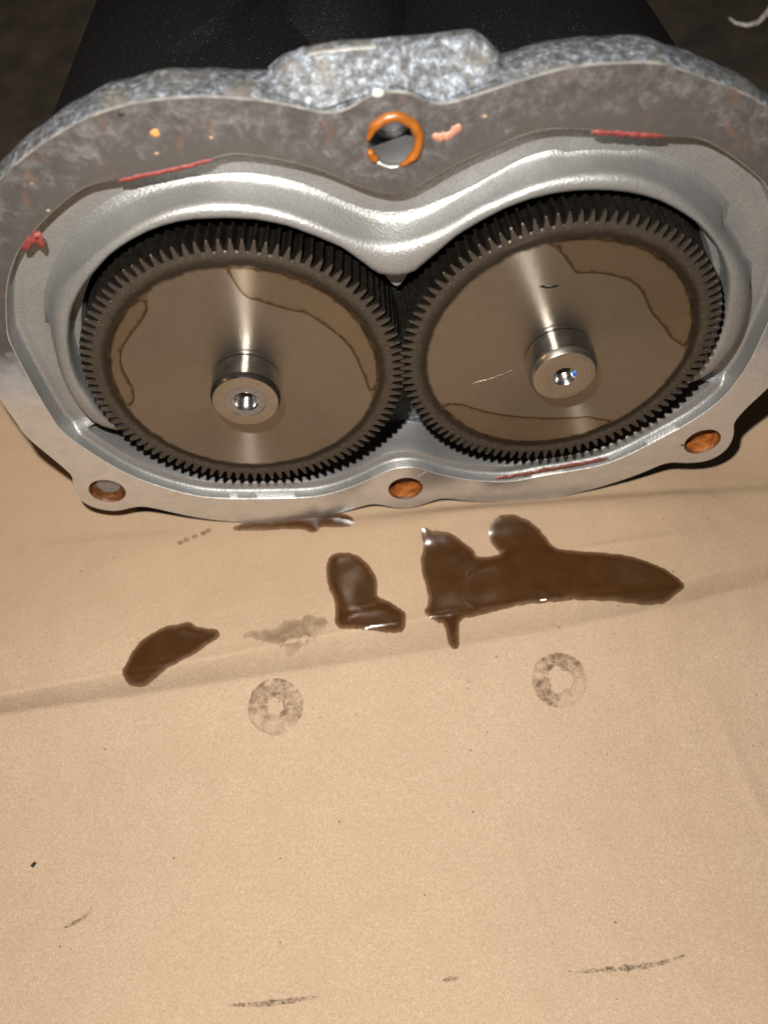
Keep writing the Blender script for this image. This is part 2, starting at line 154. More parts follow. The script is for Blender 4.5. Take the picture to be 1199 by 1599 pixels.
def m_paper():
    t = NT('kraft_paper')
    a = t.noise(3.0, 4, .6); b = t.noise(70, 3, .7, .6); c = t.noise(26, 4, .75, 1.2, t.stretch(1, 2.2, 1, .5))
    col = t.ramp(b, [(.30, (.382, .272, .183)), (.50, (.476, .350, .241)), (.70, (.592, .450, .325))])
    col = t.mix(t.ramp(c, [(.40, 0.0), (.75, .45)]), col, (.415, .288, .195))
    col = t.mix(t.ramp(a, [(.35, .0), (.7, .35)]), col, (.43, .298, .20))
    f = t.noise(150, 2, .6, 2.0, t.stretch(1.0, .28, 1, .25))
    col = t.mix(t.ramp(f, [(.58, 0.0), (.70, .6)]), col, (.68, .53, .40))
    f2 = t.noise(150, 2, .6, 2.0, t.stretch(.9, .30, 1, -.5))
    col = t.mix(t.ramp(f2, [(.60, 0.0), (.72, .5)]), col, (.27, .18, .115))
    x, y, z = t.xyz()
    near_housing = t.math('ADD', y, t.math('MULTIPLY', t.math('SUBTRACT', t.noise(1.3, 4, .6), .5), 1.1))  # browner tone toward the housing, its edge broken up by noise
    col = t.mix(t.ramp(t.math('MULTIPLY_ADD', near_housing, .4) if False else t.math('ADD', t.math('MULTIPLY', near_housing, .3), .8), [(.26, 0.0), (.50, .50), (.66, .70)]), col, (.345, .235, .145))
    t.set(Base_Color=col, Roughness=.78, Specular_IOR_Level=.3)
    n1 = t.bump(b, .4, .012); n1 = t.bump(f, .3, .008, n1); t.bump(t.noise(9, 4, .6), .15, .05, n1)
    return t.m
def m_cast(name, c0, c1, rough=.5, metal=.72, big=0.0):
    t = NT(name)
    a = t.noise(55, 3, .7); b = t.noise(4, 5, .6)
    col = t.ramp(a, [(.3, c0), (.7, c1)])
    col = t.mix(t.ramp(b, [(.38, 0.0), (.80, .45)]), col, tuple(x * .72 for x in c0))
    sp = t.noise(120, 1, .5)
    col = t.mix(t.ramp(sp, [(.66, 0.0), (.73, .6)]), col, (.5, .5, .5))
    t.set(Base_Color=col, Metallic=metal, Roughness=t.ramp(a, [(.3, rough + .08), (.7, rough - .06)]))
    n1 = t.bump(a, .35, .012); t.bump(sp, .25, .006, n1)
    return t.m
def m_rough():
    t = NT('oxidised_rough_casting')
    a = t.noise(22, 3, .75, .1); b = t.noise(52, 3, .75); d = t.noise(5, 4, .6, .2)
    col = t.ramp(a, [(.34, (.035, .034, .032)), (.46, (.066, .070, .074)), (.55, (.13, .146, .172)), (.67, (.32, .36, .425))])
    col = t.mix(t.ramp(b, [(.50, 0.0), (.62, .70)]), col, (.12, .12, .12))
    col = t.mix(t.ramp(d, [(.54, 0.0), (.70, .65)]), col, (.17, .145, .115))
    t.set(Base_Color=col, Metallic=.15, Roughness=.65)
    n1 = t.bump(a, .4, .02); t.bump(b, .5, .012, n1)
    return t.m
def m_face():
    t = NT('machined_flange_face')
    x, y, z = t.xyz()
    fine = t.noise(10, 5, .7, .3); mid = t.noise(30, 4, .7, .2); wide = t.noise(2.2, 4, .6)
    # oxidation has eaten the upper half of the joint face, the lower half stayed clean
    up = t.math('ADD', y, t.math('MULTIPLY', t.math('SUBTRACT', wide, .5), 1.4))
    upm = t.ramp(t.math('MULTIPLY_ADD', up, .55) if False else t.math('ADD', t.math('MULTIPLY', up, .55), .45), [(.25, 0.0), (.62, 1.0)])
    clean = t.ramp(fine, [(.35, (.66, .68, .71)), (.65, (.77, .79, .825))])
    ox = t.ramp(fine, [(.30, (.045, .041, .041)), (.47, (.080, .073, .072)), (.60, (.125, .116, .117)), (.74, (.20, .188, .192))])
    ox = t.mix(t.ramp(mid, [(.40, .55), (.56, 0.0)]), ox, (.050, .043, .040))
    rl = t.math('SQRT', t.math('ADD', t.math('POWER', t.math('SUBTRACT', t.math('ABSOLUTE', x), 1.0), 2.0), t.math('POWER', y, 2.0)))
    band = t.ramp(t.math('SUBTRACT', t.math('ADD', rl, t.math('MULTIPLY', t.math('SUBTRACT', fine, .5), .30)), 1.0), [(.43, 1.0), (.56, 0.0)])
    ox = t.mix(band, ox, (.072, .064, .059))
    rust = t.noise(4.5, 4, .7, .6)
    ox = t.mix(t.ramp(rust, [(.60, 0.0), (.72, .55)]), ox, (.17, .088, .055))
    col = t.mix(upm, clean, ox)
    t.set(Base_Color=col, Metallic=t.ramp(upm, [(0, .90), (1, .3)]), Roughness=t.ramp(upm, [(0, .25), (1, .48)]))
    line = t.noise(40, 3, .6, 0, t.stretch(.25, 3, 1, .2))
    n1 = t.bump(line, .05, .01); t.bump(mid, .12, .02, n1)
    return t.m
def m_black():
    t = NT('black_textured_coating')
    a = t.noise(60, 2, .6); s = t.noise(120, 1, .5); g = t.noise(2.5, 3, .6)
    col = t.ramp(s, [(.67, (.005, .005, .0058)), (.73, (.05, .047, .043)), (.82, (.2, .186, .168))])
    t.set(Base_Color=col, Roughness=.6, Specular_IOR_Level=.22)
    t.bump(a, .5, .02); return t.m
def m_gear():
    t = NT('turned_gear_steel')
    r = t.radius(); x, y, z = t.xyz()
    ang = t.math('ARCTAN2', y, x)
    nz = t.noise(9, 5, .7, .5); fine = t.noise(40, 4, .7)
    rr = t.math('ADD', r, t.math('MULTIPLY', t.math('SUBTRACT', nz, .5), .045))
    ring = t.n('ShaderNodeCombineXYZ'); t.l(r, ring.inputs[0])
    grooves = t.noise(220, 2, .5, 0, ring.outputs[0])
    col = t.ramp(grooves, [(.3, (.205, .181, .155)), (.7, (.262, .233, .200))])
    col = t.mix(t.ramp(nz, [(.4, 0.0), (.75, .35)]), col, (.175, .145, .115))
    # dried oil left in a ring outside the polished disc, and a dark line of it in the groove
    grime = t.ramp(rr, [(.825, 0.0), (.858, 1.0), (.91, .95), (.96, .95)])
    col = t.mix(grime, col, t.ramp(fine, [(.35, (.038, .030, .023)), (.65, (.075, .061, .048))]))
    line = t.ramp(rr, [(.812, 0.0), (.832, .9), (.856, .95), (.882, .0)])
    col = t.mix(line, col, (.022, .016, .011))
    tan = t.n('ShaderNodeTangent', direction_type='RADIAL', axis='Z')
    t.l(tan.outputs[0], t.b.inputs['Tangent'])
    t.set(Base_Color=col, Metallic=t.ramp(grime, [(0, .92), (1, .55)]), Roughness=t.ramp(grime, [(0, .265), (1, .36)]),
          Anisotropic=t.ramp(grime, [(0, 1.0), (1, .3)]), Anisotropic_Rotation=0.25)
    n1 = t.bump(grooves, .05, .004); t.bump(fine, .12, .006, n1)
    return t.m
def m_teeth():
    t = NT('oily_shaded_tooth_steel')  # oily steel, its colour blackened further in place of the collar's shadow
    a = t.noise(20, 3, .6)
    t.set(Base_Color=t.ramp(a, [(.3, (.004, .0035, .003)), (.7, (.011, .009, .0075))]), Metallic=.0, Roughness=.22, Specular_IOR_Level=.3)
    return t.m
def m_shaft(face=False):
    t = NT('ground_shaft_steel' if not face else 'turned_shaft_end')
    if not face:
        x, y, z = t.xyz(); c = t.n('ShaderNodeCombineXYZ'); t.l(z, c.inputs[0])
        g = t.noise(160, 3, .6, 0, c.outputs[0]); a = t.noise(14, 4, .7)
        t.set(Base_Color=t.ramp(a, [(.35, (.52, .51, .49)), (.7, (.68, .67, .65))]), Metallic=1.0, Roughness=t.ramp(a, [(.3, .17), (.7, .24)]))
        t.bump(g, .06, .005)
    else:
        r = t.radius(); c = t.n('ShaderNodeCombineXYZ'); t.l(r, c.inputs[0])
        g = t.noise(150, 3, .6, 0, c.outputs[0]); a = t.noise(18, 4, .7)
        col = t.ramp(g, [(.3, (.26, .232, .20)), (.7, (.37, .335, .29))])
        col = t.mix(t.ramp(a, [(.5, 0.0), (.75, .5)]), col, (.20, .17, .14))
        t.set(Base_Color=col, Metallic=.95, Roughness=.3)
        t.bump(g, .18, .006)
    return t.m
def m_simple(name, col, rough=.5, metal=0.0, var=.35, scale=18, bump=.3, spec=.5):
    t = NT(name); a = t.noise(scale, 4, .65, .3)
    t.set(Base_Color=t.ramp(a, [(.3, tuple(x * (1 - var) for x in col)), (.7, tuple(min(1, x * (1 + var)) for x in col))]),
          Roughness=rough, Metallic=metal, Specular_IOR_Level=spec)
    t.bump(a, bump, .02); return t.m
def m_oil():
    t = NT('used_gear_oil')
    at = t.n('ShaderNodeAttribute', attribute_name='thick'); a = t.noise(9, 4, .65, .4); b = t.noise(60, 3, .7)
    deep = t.ramp(a, [(.30, (.042, .0175, .0056)), (.70, (.058, .0245, .008))])
    deep = t.mix(t.ramp(b, [(.55, 0.0), (.8, .22)]), deep, (.095, .045, .02))
    col = t.mix(t.ramp(at.outputs['Fac'], [(.0, 1.0), (.35, .55), (.75, 0.0)]), deep, (.165, .095, .052))
    t.set(Base_Color=col, Roughness=.19, Specular_IOR_Level=.35)
    t.bump(t.noise(4, 2, .4), .10, .05); return t.m
def m_stain(name, col, scale, lo, hi, amount, spec=.2, attr=True, scale2=None):
    t = NT(name); a = t.noise(scale, 5, .7, .4)
    fac = t.ramp(a, [(lo, 0.0), (hi, amount)])
    if attr:
        at = t.n('ShaderNodeAttribute', attribute_name='thick'); fac = t.math('MULTIPLY', fac, at.outputs['Fac'])
    if scale2:
        b = t.noise(scale2, 3, .6, .2); fac = t.math('MULTIPLY', fac, t.ramp(b, [(.38, .25), (.6, 1.0)]))
    tr = t.n('ShaderNodeBsdfTransparent'); mx = t.n('ShaderNodeMixShader')
    t.set(Base_Color=col, Roughness=.7, Specular_IOR_Level=spec)
    t.l(fac, mx.inputs[0]); t.l(tr.outputs[0], mx.inputs[1]); t.l(t.b.outputs[0], mx.inputs[2])
    t.l(mx.outputs[0], t.out.inputs['Surface']); return t.m
def m_film():
    t = NT('oil_film')
    at = t.n('ShaderNodeAttribute', attribute_name='thick')
    tr = t.n('ShaderNodeBsdfTransparent'); tr.inputs[0].default_value = (1, 1, 1, 1)
    t.l(t.ramp(at.outputs['Fac'], [(0.0, (.88, .83, .76)), (.30, (.58, .50, .41)), (.65, (.92, .89, .81)), (1.0, (.955, .93, .87))]), tr.inputs[0])
    gl = t.n('ShaderNodeBsdfGlossy'); gl.inputs['Roughness'].default_value = .12; gl.inputs['Color'].default_value = (.9, .85, .75, 1)
    mx = t.n('ShaderNodeMixShader'); fr = t.n('ShaderNodeFresnel'); fr.inputs[0].default_value = 1.48
    ge = t.n('ShaderNodeNewGeometry'); t.l(t.math('MULTIPLY', t.math('MULTIPLY', fr.outputs[0], .2), t.math('SUBTRACT', 1.0, ge.outputs['Backfacing'])), mx.inputs[0]); t.l(tr.outputs[0], mx.inputs[1]); t.l(gl.outputs[0], mx.inputs[2])
    t.l(mx.outputs[0], t.out.inputs['Surface']); return t.m

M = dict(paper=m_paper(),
    well=m_cast('cast_aluminium', (.285, .283, .282), (.375, .373, .37), .47),
    collar=m_cast('cast_aluminium_collar', (.275, .274, .270), (.36, .358, .352), .46),
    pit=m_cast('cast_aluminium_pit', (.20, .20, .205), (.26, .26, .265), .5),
    rough=m_rough(), face=m_face(), black=m_black(), gear=m_gear(), teeth=m_teeth(),
    shaft=m_shaft(), shaft_end=m_shaft(True), oil=m_oil(), film=m_film(),
    bare=m_simple('bare_aluminium_edge', (.60, .59, .56), .5, .9, .15, 30, .2),
    rust=m_simple('orange_rust', (.27, .078, .013), .5, 0, .75, 17, .8),
    rustdark=m_simple('brown_rust', (.13, .045, .014), .5, .1, .8, 22, .7),
    seal=m_simple('red_silicone', (.165, .030, .025), .55, 0, .3, 25, .4),
    sealdark=m_simple('dark_red_silicone', (.17, .045, .03), .4, 0, .4, 25, .4),
    tan=m_simple('tan_residue', (.26, .18, .11), .6, 0, .4, 25, .2),
    ochre=m_simple('ochre_sealant', (.42, .20, .065), .5, 0, .3, 20, .3),
    peach=m_simple('peach_silicone', (.33, .155, .10), .5, 0, .35, 25, .4),
    amber=m_simple('amber_sealant', (.22, .066, .007), .34, 0, .3, 14, .3),
    blue=m_simple('blue_paint', (.02, .12, .55), .4, 0, .2, 25, .2),
    dark=m_simple('black_speck', (.02, .018, .015), .6),
    glint=m_simple('glinting_tooth_edge', (.17, .15, .13), .27, .9, .6, 30, .2),  # bright bevel colour standing in for oil glints along the teeth
    dark_reflect=m_simple('dark_reflection_steel', (.055, .047, .042), .24, .8, .5, 12, .1),  # reflection of dark surroundings painted into the chamfer and seam colour
    bore_ring=m_simple('grey_turned_ring', (.24, .235, .225), .42, .8, .2, 40, .2),
    white=m_simple('white_plastic', (.46, .43, .38), .5),
    floor=m_simple('dark_floor', (.035, .026, .018), .75, 0, .5, 3, .4),
    soak=m_stain('soaked_oil', (.17, .105, .05), 5, .30, .55, .42),
    printm=m_stain('oily_print', (.165, .095, .052), 11, .37, .55, .9, attr=True, scale2=24),
    smear=m_stain('oily_smear', (.09, .058, .032), 20, .36, .62, .85, attr=True, scale2=60))

# ---------------------------------------------------------------- mesh helpers
def link(name, verts, faces, mat, parent=None, smooth=True, attr=None, fmat=None, auto=None, up=False):
    me = bpy.data.meshes.new(name); me.from_pydata([tuple(map(float, v)) for v in verts], [], [tuple(map(int, f)) for f in faces])
    for mm in (mat if isinstance(mat, (list, tuple)) else [mat]): me.materials.append(mm)
    if fmat is not None: me.polygons.foreach_set('material_index', list(fmat))
    bm = bmesh.new(); bm.from_mesh(me); bmesh.ops.recalc_face_normals(bm, faces=bm.faces)
    if up and sum(f.normal.z * f.calc_area() for f in bm.faces) < 0: bmesh.ops.reverse_faces(bm, faces=bm.faces[:])
    if smooth and auto is not None:
        for f in bm.faces: f.smooth = True
        for e in bm.edges:
            if len(e.link_faces) == 2 and e.calc_face_angle(0) > math.radians(auto): e.smooth = False
    elif smooth:
        for f in bm.faces: f.smooth = True
    bm.to_mesh(me); bm.free()
    if attr is not None:
        a = me.attributes.new('thick', 'FLOAT', 'POINT'); a.data.foreach_set('value', np.array(attr, dtype=np.float32))
    o = bpy.data.objects.new(name, me); COL.objects.link(o)
    if parent: o.parent = parent
    return o
def tag(o, label, cat=None, group=None, kind=None):
    if label: o['label'] = label
    if cat: o['category'] = cat
    if group: o['group'] = group
    if kind: o['kind'] = kind
    return o
def smooth_closed(p, it=2):
    p = np.array(p, float)
    for _ in range(it): p = np.stack([.75 * p + .25 * np.roll(p, -1, 0), .25 * p + .75 * np.roll(p, -1, 0)], 1).reshape(-1, 2)
    return p
def resample(p, n, closed=True):
    p = np.array(p, float)
    if closed: p = np.vstack([p, p[:1]])
    d = np.r_[0, np.cumsum(np.linalg.norm(np.diff(p, axis=0), axis=1))]
    s = np.linspace(0, d[-1], n + 1)[:-1] if closed else np.linspace(0, d[-1], n)
    return np.stack([np.interp(s, d, p[:, k]) for k in range(p.shape[1])], 1)
def normals2(p):
    t = np.roll(p, -1, 0) - np.roll(p, 1, 0); t /= np.linalg.norm(t, axis=1)[:, None] + 1e-9
    n = np.stack([-t[:, 1], t[:, 0]], 1)
    area = .5 * np.sum(p[:, 0] * np.roll(p[:, 1], -1) - np.roll(p[:, 0], -1) * p[:, 1])
    return n if area > 0 else -n                 # points inwards
def inset(p, d, it=2):
    q = p + normals2(p) * d
    for _ in range(it): q = .25 * np.roll(q, 1, 0) + .5 * q + .25 * np.roll(q, -1, 0)
    return q
def quarter(p, n):
    """closed outline -> 4*n points, anchored at top waist, right, bottom waist, left"""
    p = resample(p, 3000)
    area = .5 * np.sum(p[:, 0] * np.roll(p[:, 1], -1) - np.roll(p[:, 0], -1) * p[:, 1])
    if area > 0: p = p[::-1]
    x, y = p.T
    top = np.argmin(np.abs(x) + (y < 0) * 9); bot = np.argmin(np.abs(x) + (y > 0) * 9); ri = np.argmax(x); le = np.argmin(x)
    ids = [top, ri, bot, le, top]; out = []
    for a, b in zip(ids[:-1], ids[1:]):
        seg = p[a:b + 1] if b > a else np.vstack([p[a:], p[:b + 1]])
        out.append(resample(seg, n + 1, False)[:-1])
    return np.vstack(out)
def strip(loops, closed=True, base=0):
    n = len(loops[0]); f = []
    for k in range(len(loops) - 1):
        for i in range(n if closed else n - 1):
            j = (i + 1) % n; a, b = base + k * n, base + (k + 1) * n
            f.append((a + i, a + j, b + j, b + i))
    return f
def at_h(p, h): return np.c_[p, np.full(len(p), h)]
def tube(path, rad, seg=8, cap=True):
    path = [Vector(p) for p in path]; v = []; f = []
    for i, p in enumerate(path):
        t = (path[min(i + 1, len(path) - 1)] - path[max(i - 1, 0)]).normalized()
        a = t.orthogonal().normalized() if i == 0 else (a - t * a.dot(t)).normalized()
        b = t.cross(a); r = rad(i / (len(path) - 1)) if callable(rad) else rad
        for k in range(seg):
            q = 2 * math.pi * k / seg; v.append(p + (a * math.cos(q) + b * math.sin(q)) * r)
    for i in range(len(path) - 1):
        for k in range(seg): f.append((i * seg + k, i * seg + (k + 1) % seg, (i + 1) * seg + (k + 1) % seg, (i + 1) * seg + k))
    if cap: f.append(tuple(range(seg))[::-1]); f.append(tuple((len(path) - 1) * seg + k for k in range(seg)))
    return v, f

# ---------------------------------------------------------------- the paper and the floor
cr = np.array(CREASE); crb = np.array(CREASE_B); rd = np.array(RIDGE)
def sst(e0, e1, x):
    t = np.clip((x - e0) / (e1 - e0), 0, 1); return t * t * (3 - 2 * t)
def paper_z(x, y):
    x = np.asarray(x, float); y = np.asarray(y, float)
    yc = np.interp(x, cr[:, 0], cr[:, 1]); yb = np.interp(x, crb[:, 0], crb[:, 1]); yr = np.interp(x, rd[:, 0], rd[:, 1])
    amp = np.interp(x, [-3.5, -1.5, .3, 1.6, 3.2], [.13, .16, .15, .12, .085])
    d = y - yc
    z = np.where(d > 0, amp * (.80 * np.exp(-(np.maximum(d, 0) / .42) ** 1.4) + .20 * np.exp(-d / .06)), amp * (1 - .88 * np.clip(-d / np.maximum(yc - yb, .03), 0, 1) ** 1.3))
    d2 = yb - y
    z = np.where(d2 > 0, amp * .12 * np.exp(-d2 / .10), z)
    z = z + .075 * np.exp(-((y - yr) / .13) ** 2) * (.6 + .4 * np.sin(1.7 * x + .5)) * sst(-2.6, -1.4, x + 0)
    z = z + .02 * np.sin(1.3 * x + .8 * y) * np.exp(-((y + .9) / .8) ** 2) + .015 * np.sin(2.9 * x - 1.9 * y + 1)
    z = z + .25 * np.clip(-y - 2.3, 0, 9) ** 2  # near end bent up toward the flash, a shape added to brighten it
    # thin fold lines pressed into the sheet
    for ax, ay, bx, by, h, w_ in ((.22, -1.62, .72, -3.9, .009, .022), (.97, -1.18, 1.01, -1.42, .016, .02), (-.92, -1.62, -.84, -1.36, .014, .022), (1.2, -.86, 2.2, -.80, .012, .025), (2.1, -2.0, 2.5, -4.2, .012, .05)):
        t = np.clip(((x - ax) * (bx - ax) + (y - ay) * (by - ay)) / ((bx - ax) ** 2 + (by - ay) ** 2), 0, 1)
        z = z + h * np.exp(-((x - ax - t * (bx - ax)) ** 2 + (y - ay - t * (by - ay)) ** 2) / w_ ** 2) * np.sin(math.pi * np.clip(t, .02, .98)) ** .5
    # the sheet dips where the housing bears on it and under the right lobe
    z = z * (1 - .8 * sst(-.47, -.38, y)) - .13 * np.exp(-((x - 2.7) / .7) ** 2 - ((y + .0) / .5) ** 2)
    return z

nx, ny = 340, 400
xs = np.linspace(-5.2, 4.8, nx); ys = np.linspace(-5.6, 1.15, ny)
X, Y = np.meshgrid(xs, ys); Z = paper_z(X, Y)
V = np.c_[X.ravel(), Y.ravel(), Z.ravel()]
for i in range(len(V)):
    V[i, 2] += .012 * noise.noise(Vector((V[i, 0] * 1.7, V[i, 1] * 1.7, 3))) + .005 * noise.noise(Vector((V[i, 0] * 5, V[i, 1] * 5, 1)))
def paper_at(x, y):
    return float(paper_z(x, y)) + .012 * noise.noise(Vector((x * 1.7, y * 1.7, 3))) + .005 * noise.noise(Vector((x * 5, y * 5, 1)))
F = [(j * nx + i, j * nx + i + 1, (j + 1) * nx + i + 1, (j + 1) * nx + i) for j in range(ny - 1) for i in range(nx - 1)]
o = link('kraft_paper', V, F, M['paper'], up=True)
tag(o, 'creased sheet of brown kraft paper spread under the housing', 'paper')
o = link('floor', [(-60, -60, -.14), (60, -60, -.14), (60, 60, -.14), (-60, 60, -.14)], [(0, 1, 2, 3)], M['floor']); tag(o, None, kind='structure')

# ---------------------------------------------------------------- the housing with its two timing gears
unit = bpy.data.objects.new('supercharger_housing', None); COL.objects.link(unit)
unit.location = (0, 0, Z0); unit.rotation_euler = (math.radians(72), 0, 0); unit.empty_display_size = .3
tag(unit, 'opened cast aluminium housing with two meshing timing gears standing on brown paper', 'gear housing')
HF, FL, RH = -.11, -.22, -.085

A = resample(smooth_closed(FLANGE_OUTER, 2), 420)
NB = 110
B = quarter(smooth_closed(FLANGE_INNER, 2), NB)
HR = [.122, .122, .122, .118]
def circle(c, r, n=40, ph=0): a = np.linspace(0, 2 * math.pi, n, endpoint=False) + ph; return np.c_[c[0] + r * np.cos(a), c[1] + r * np.sin(a)]
def flat_fill(loops, h):
    bm = bmesh.new()
    for lp in loops:
        vs = [bm.verts.new((p[0], p[1], h)) for p in lp]
        for i in range(len(vs)): bm.edges.new((vs[i], vs[(i + 1) % len(vs)]))
    bmesh.ops.triangle_fill(bm, use_beauty=True, edges=bm.edges[:], normal=(0, 0, 1))
    bm.verts.index_update()
    v = [tuple(x.co) for x in bm.verts]; f = [tuple(x.index for x in fc.verts) for fc in bm.faces]; bm.free(); return v, f
# joint face (machined) with the bolt holes
Ai = inset(A, .006, 1)
v, f = flat_fill([Ai, B] + [circle(h, r + .012) for h, r in zip(HOLES, HR)], HF)
o = link('joint_face', v, f, M['face'], unit, smooth=False, up=True); o['label'] = 'flat joint face, mottled grey above and clean below'
# outer wall of the flange, rough as cast, with the back closed off
back = inset(A, .03, 3)
jit = np.array([.012 * noise.noise(Vector((p[0] * 6, p[1] * 6, 2))) for p in A])
bare2 = m_simple('worn_pale_edge', (.40, .385, .36), .4, .6, .5, 9, .2)
def lp(p, d, h, j=1.0): q = p + normals2(p) * (d + jit * j)[:, None]; return at_h(q, h)
loops = [at_h(Ai, HF), lp(A, 0 * jit, HF - .014, .15), lp(A, 0 * jit - .004, HF - .05, .8), lp(A, 0 * jit - .012, HF - .13, 1.6), lp(A, 0 * jit - .006, HF - .24, 1.8), lp(A, 0 * jit + .012, HF - .33, 1.2), lp(A, 0 * jit + .06, HF - .37, 1)]
inner_back = resample(smooth_closed(A * .8, 0), 420)
loops.append(at_h(np.array([q for q in A * np.array([.85, .82])]), HF - .38))
v = np.vstack(loops); f = strip(loops)
f.append(tuple(range(len(v) - 420, len(v))))
fm = [1 if k < 420 else 0 for k in range(len(f))]
o = link('flange_rim', v, f, [M['rough'], bare2], unit, fmat=fm, auto=60); o['label'] = 'thick rough cast rim with white oxidation'
# recess: wall down from the joint face, two small fillets, floor, then the pit under the gears
def peanut(r, c=.975, n=NB, rw=.16):
    a = np.linspace(0, 2 * math.pi, 721)[:-1]; pts = []
    right = np.c_[c + r * np.cos(a), r * np.sin(a)]; right = right[right[:, 0] > 0]
    ang = np.arctan2(right[:, 1], right[:, 0] - c); right = right[np.argsort(-ang)]
    p = np.vstack([right, (right * [-1, 1])[::-1]])
    p = resample(p, 1200)
    for _ in range(120): p = .25 * np.roll(p, 1, 0) + .5 * p + .25 * np.roll(p, -1, 0)
    return quarter(p, n)
Ow = peanut(1.035)
Bi = inset(B, .082)
# above the two corners the ledge widens to a floor that carries the collar; below them it drops straight into the pit
vc = np.where(Bi[:, 0] < 0, CORNERS[0][1], CORNERS[1][1]); up_w = sst(-.035, .035, Bi[:, 1] - vc)[:, None]
Q = Bi * (1 - up_w) + Ow * up_w
LD = -.195
def wl(d, h): q = inset(B, d); return np.c_[q, (LD + h) - .055 * up_w[:, 0]]
loops = [at_h(B, HF), at_h(inset(B, .004), HF - .004), wl(.010, .022), wl(.016, .010), wl(.026, .003), wl(.036, .001)]
L2 = [Bi * (1 - t) + Q * t for t in (.0, .12, .35, .7, .97, 1.0)]
hh = [LD - .055, LD - .066, LD - .072, LD - .076, LD - .080, LD - .080]
loops += [wl(.062, 0)]
for q, h in zip(L2, hh):
    z = LD * (1 - up_w[:, 0]) + h * up_w[:, 0] - .006 * (1 - up_w[:, 0]); loops.append(np.c_[q, z])
loops += [np.c_[Q - normals2(Q) * -.004, loops[-1][:, 2] - .012], at_h(Q + normals2(Q) * .008, -.30), at_h(Q + normals2(Q) * .014, -.47), at_h(Q + normals2(Q) * .024, -.492), at_h(Q + normals2(Q) * .045, -.50)]
n = 4 * NB; v = np.vstack(loops); f = strip(loops); fm = []
for k in range(len(loops) - 1): fm += [2 if k == 0 else 0] * n
f.append(tuple(range(len(v) - n, len(v)))); fm.append(1)
o = link('gear_recess', v, f, [M['well'], M['pit'], M['bare']], unit, fmat=fm, auto=40)
# raised collar round the upper three quarters of both gears
ci, ck, co = np.array(COLLAR_INNER), np.array(COLLAR_CREST), np.array(COLLAR_OUTER); ns = len(ci)
sec = []
FB = LD - .076
for i in range(ns):
    s_ = min(i, ns - 1 - i) / 5.0; k = math.sin(min(1, s_) * math.pi / 2)
    I, K, O_ = ci[i], ck[i], co[i]; d = (K - I) / np.linalg.norm(K - I)
    if (O_ - K) @ d < .012: O_ = K + d * .012
    wide = float(np.clip(np.linalg.norm(O_ - K) / .06, .35, 1))
    row = [(*(O_ + d * .13 * wide), FB - .004), (*(O_ + d * .085 * wide), FB + .003), (*(O_ + d * .045 * wide), FB + .013), (*(O_ + d * .016 * wide), FB + .030), (*(O_ + d * .003), FB + .048)]
    row += [(*(O_ * .5 + K * .5), (FB + .048 + RH - .058) / 2), (*(K + (O_ - K) * .12), RH - .056)]
    for t, h in ((.01, -.040), (.06, -.026), (.15, -.013), (.28, -.004), (.45, 0), (.65, .001), (.80, -.002), (.92, -.010), (.985, -.024)): row.append((*(K * (1 - t) + I * t), RH + h))
    row += [(*I, RH - .05), (*(I + d * .01), -.49)]
    if k < 1:
        mid = .5 * (K + I)
        row = [(*(mid + (np.array(p[:2]) - mid) * (.35 + .65 * k)), (p[2] if p[2] < FB else FB + (p[2] - FB) * (.55 + .45 * k))) for p in row]
        row = [((p[0], p[1], -.3) if q < 2 else p) for q, p in enumerate(row)]
    elif s_ < 4.5 or (i > ns - 24):
        pass
    if i < 12 or i > ns - 13: row[0] = (*(O_ + d * .02), -.49); row[1] = (*(O_ + d * .018), -.40); row[2] = (*(O_ + d * .016), -.30); row[3] = (*(O_ + d * .012), -.24)
    sec.append(row)
np_ = len(sec[0]); v = np.array(sec).reshape(-1, 3)
f = [(i * np_ + k, i * np_ + k + 1, (i + 1) * np_ + k + 1, (i + 1) * np_ + k) for i in range(ns - 1) for k in range(np_ - 1)]
f += [tuple(range(np_)), tuple((ns - 1) * np_ + k for k in range(np_))]
o = link('collar', v, f, M['collar'], unit, auto=60); o['label'] = 'rounded cast collar around the upper part of the gears'
# top boss
ridge = resample(np.array(BOSS_RIDGE), 40, False); foot = resample(np.array(BOSS_FOOT), 40, False)
loops = [at_h(foot - [0, .03], -.20), at_h(foot, -.145), at_h(foot * .6 + ridge * .4, -.205), at_h(foot * .2 + ridge * .8, -.265), at_h(ridge - [0, .006], -.29), at_h(ridge + [0, .004], -.305), at_h(ridge + [0, .008], -.32), at_h(ridge + [0, .010], -.35), at_h(ridge + [0, .004], -.38), at_h(ridge - [0, .03], -.41), at_h(ridge - [0, .3], -.43)]
v = np.vstack(loops)
for i in range(len(v)):
    k = i // 40
    if 1 < k < 10: v[i, 1] += .008 * noise.noise(Vector((v[i, 0] * 7, v[i, 1] * 7, v[i, 2] * 7))); v[i, 2] += .008 * noise.noise(Vector((v[i, 0] * 6, v[i, 1] * 6, 9))) * (k in (2, 3))
f = strip(loops, False); fm = [1 if (k // 39) == 4 and 6 < (k % 39) < 17 else 0 for k in range(len(f))]
o = link('top_boss', v, f, [M['rough'], M['bare']], unit, fmat=fm, auto=60); o['label'] = 'rough raised boss behind the top bolt hole'
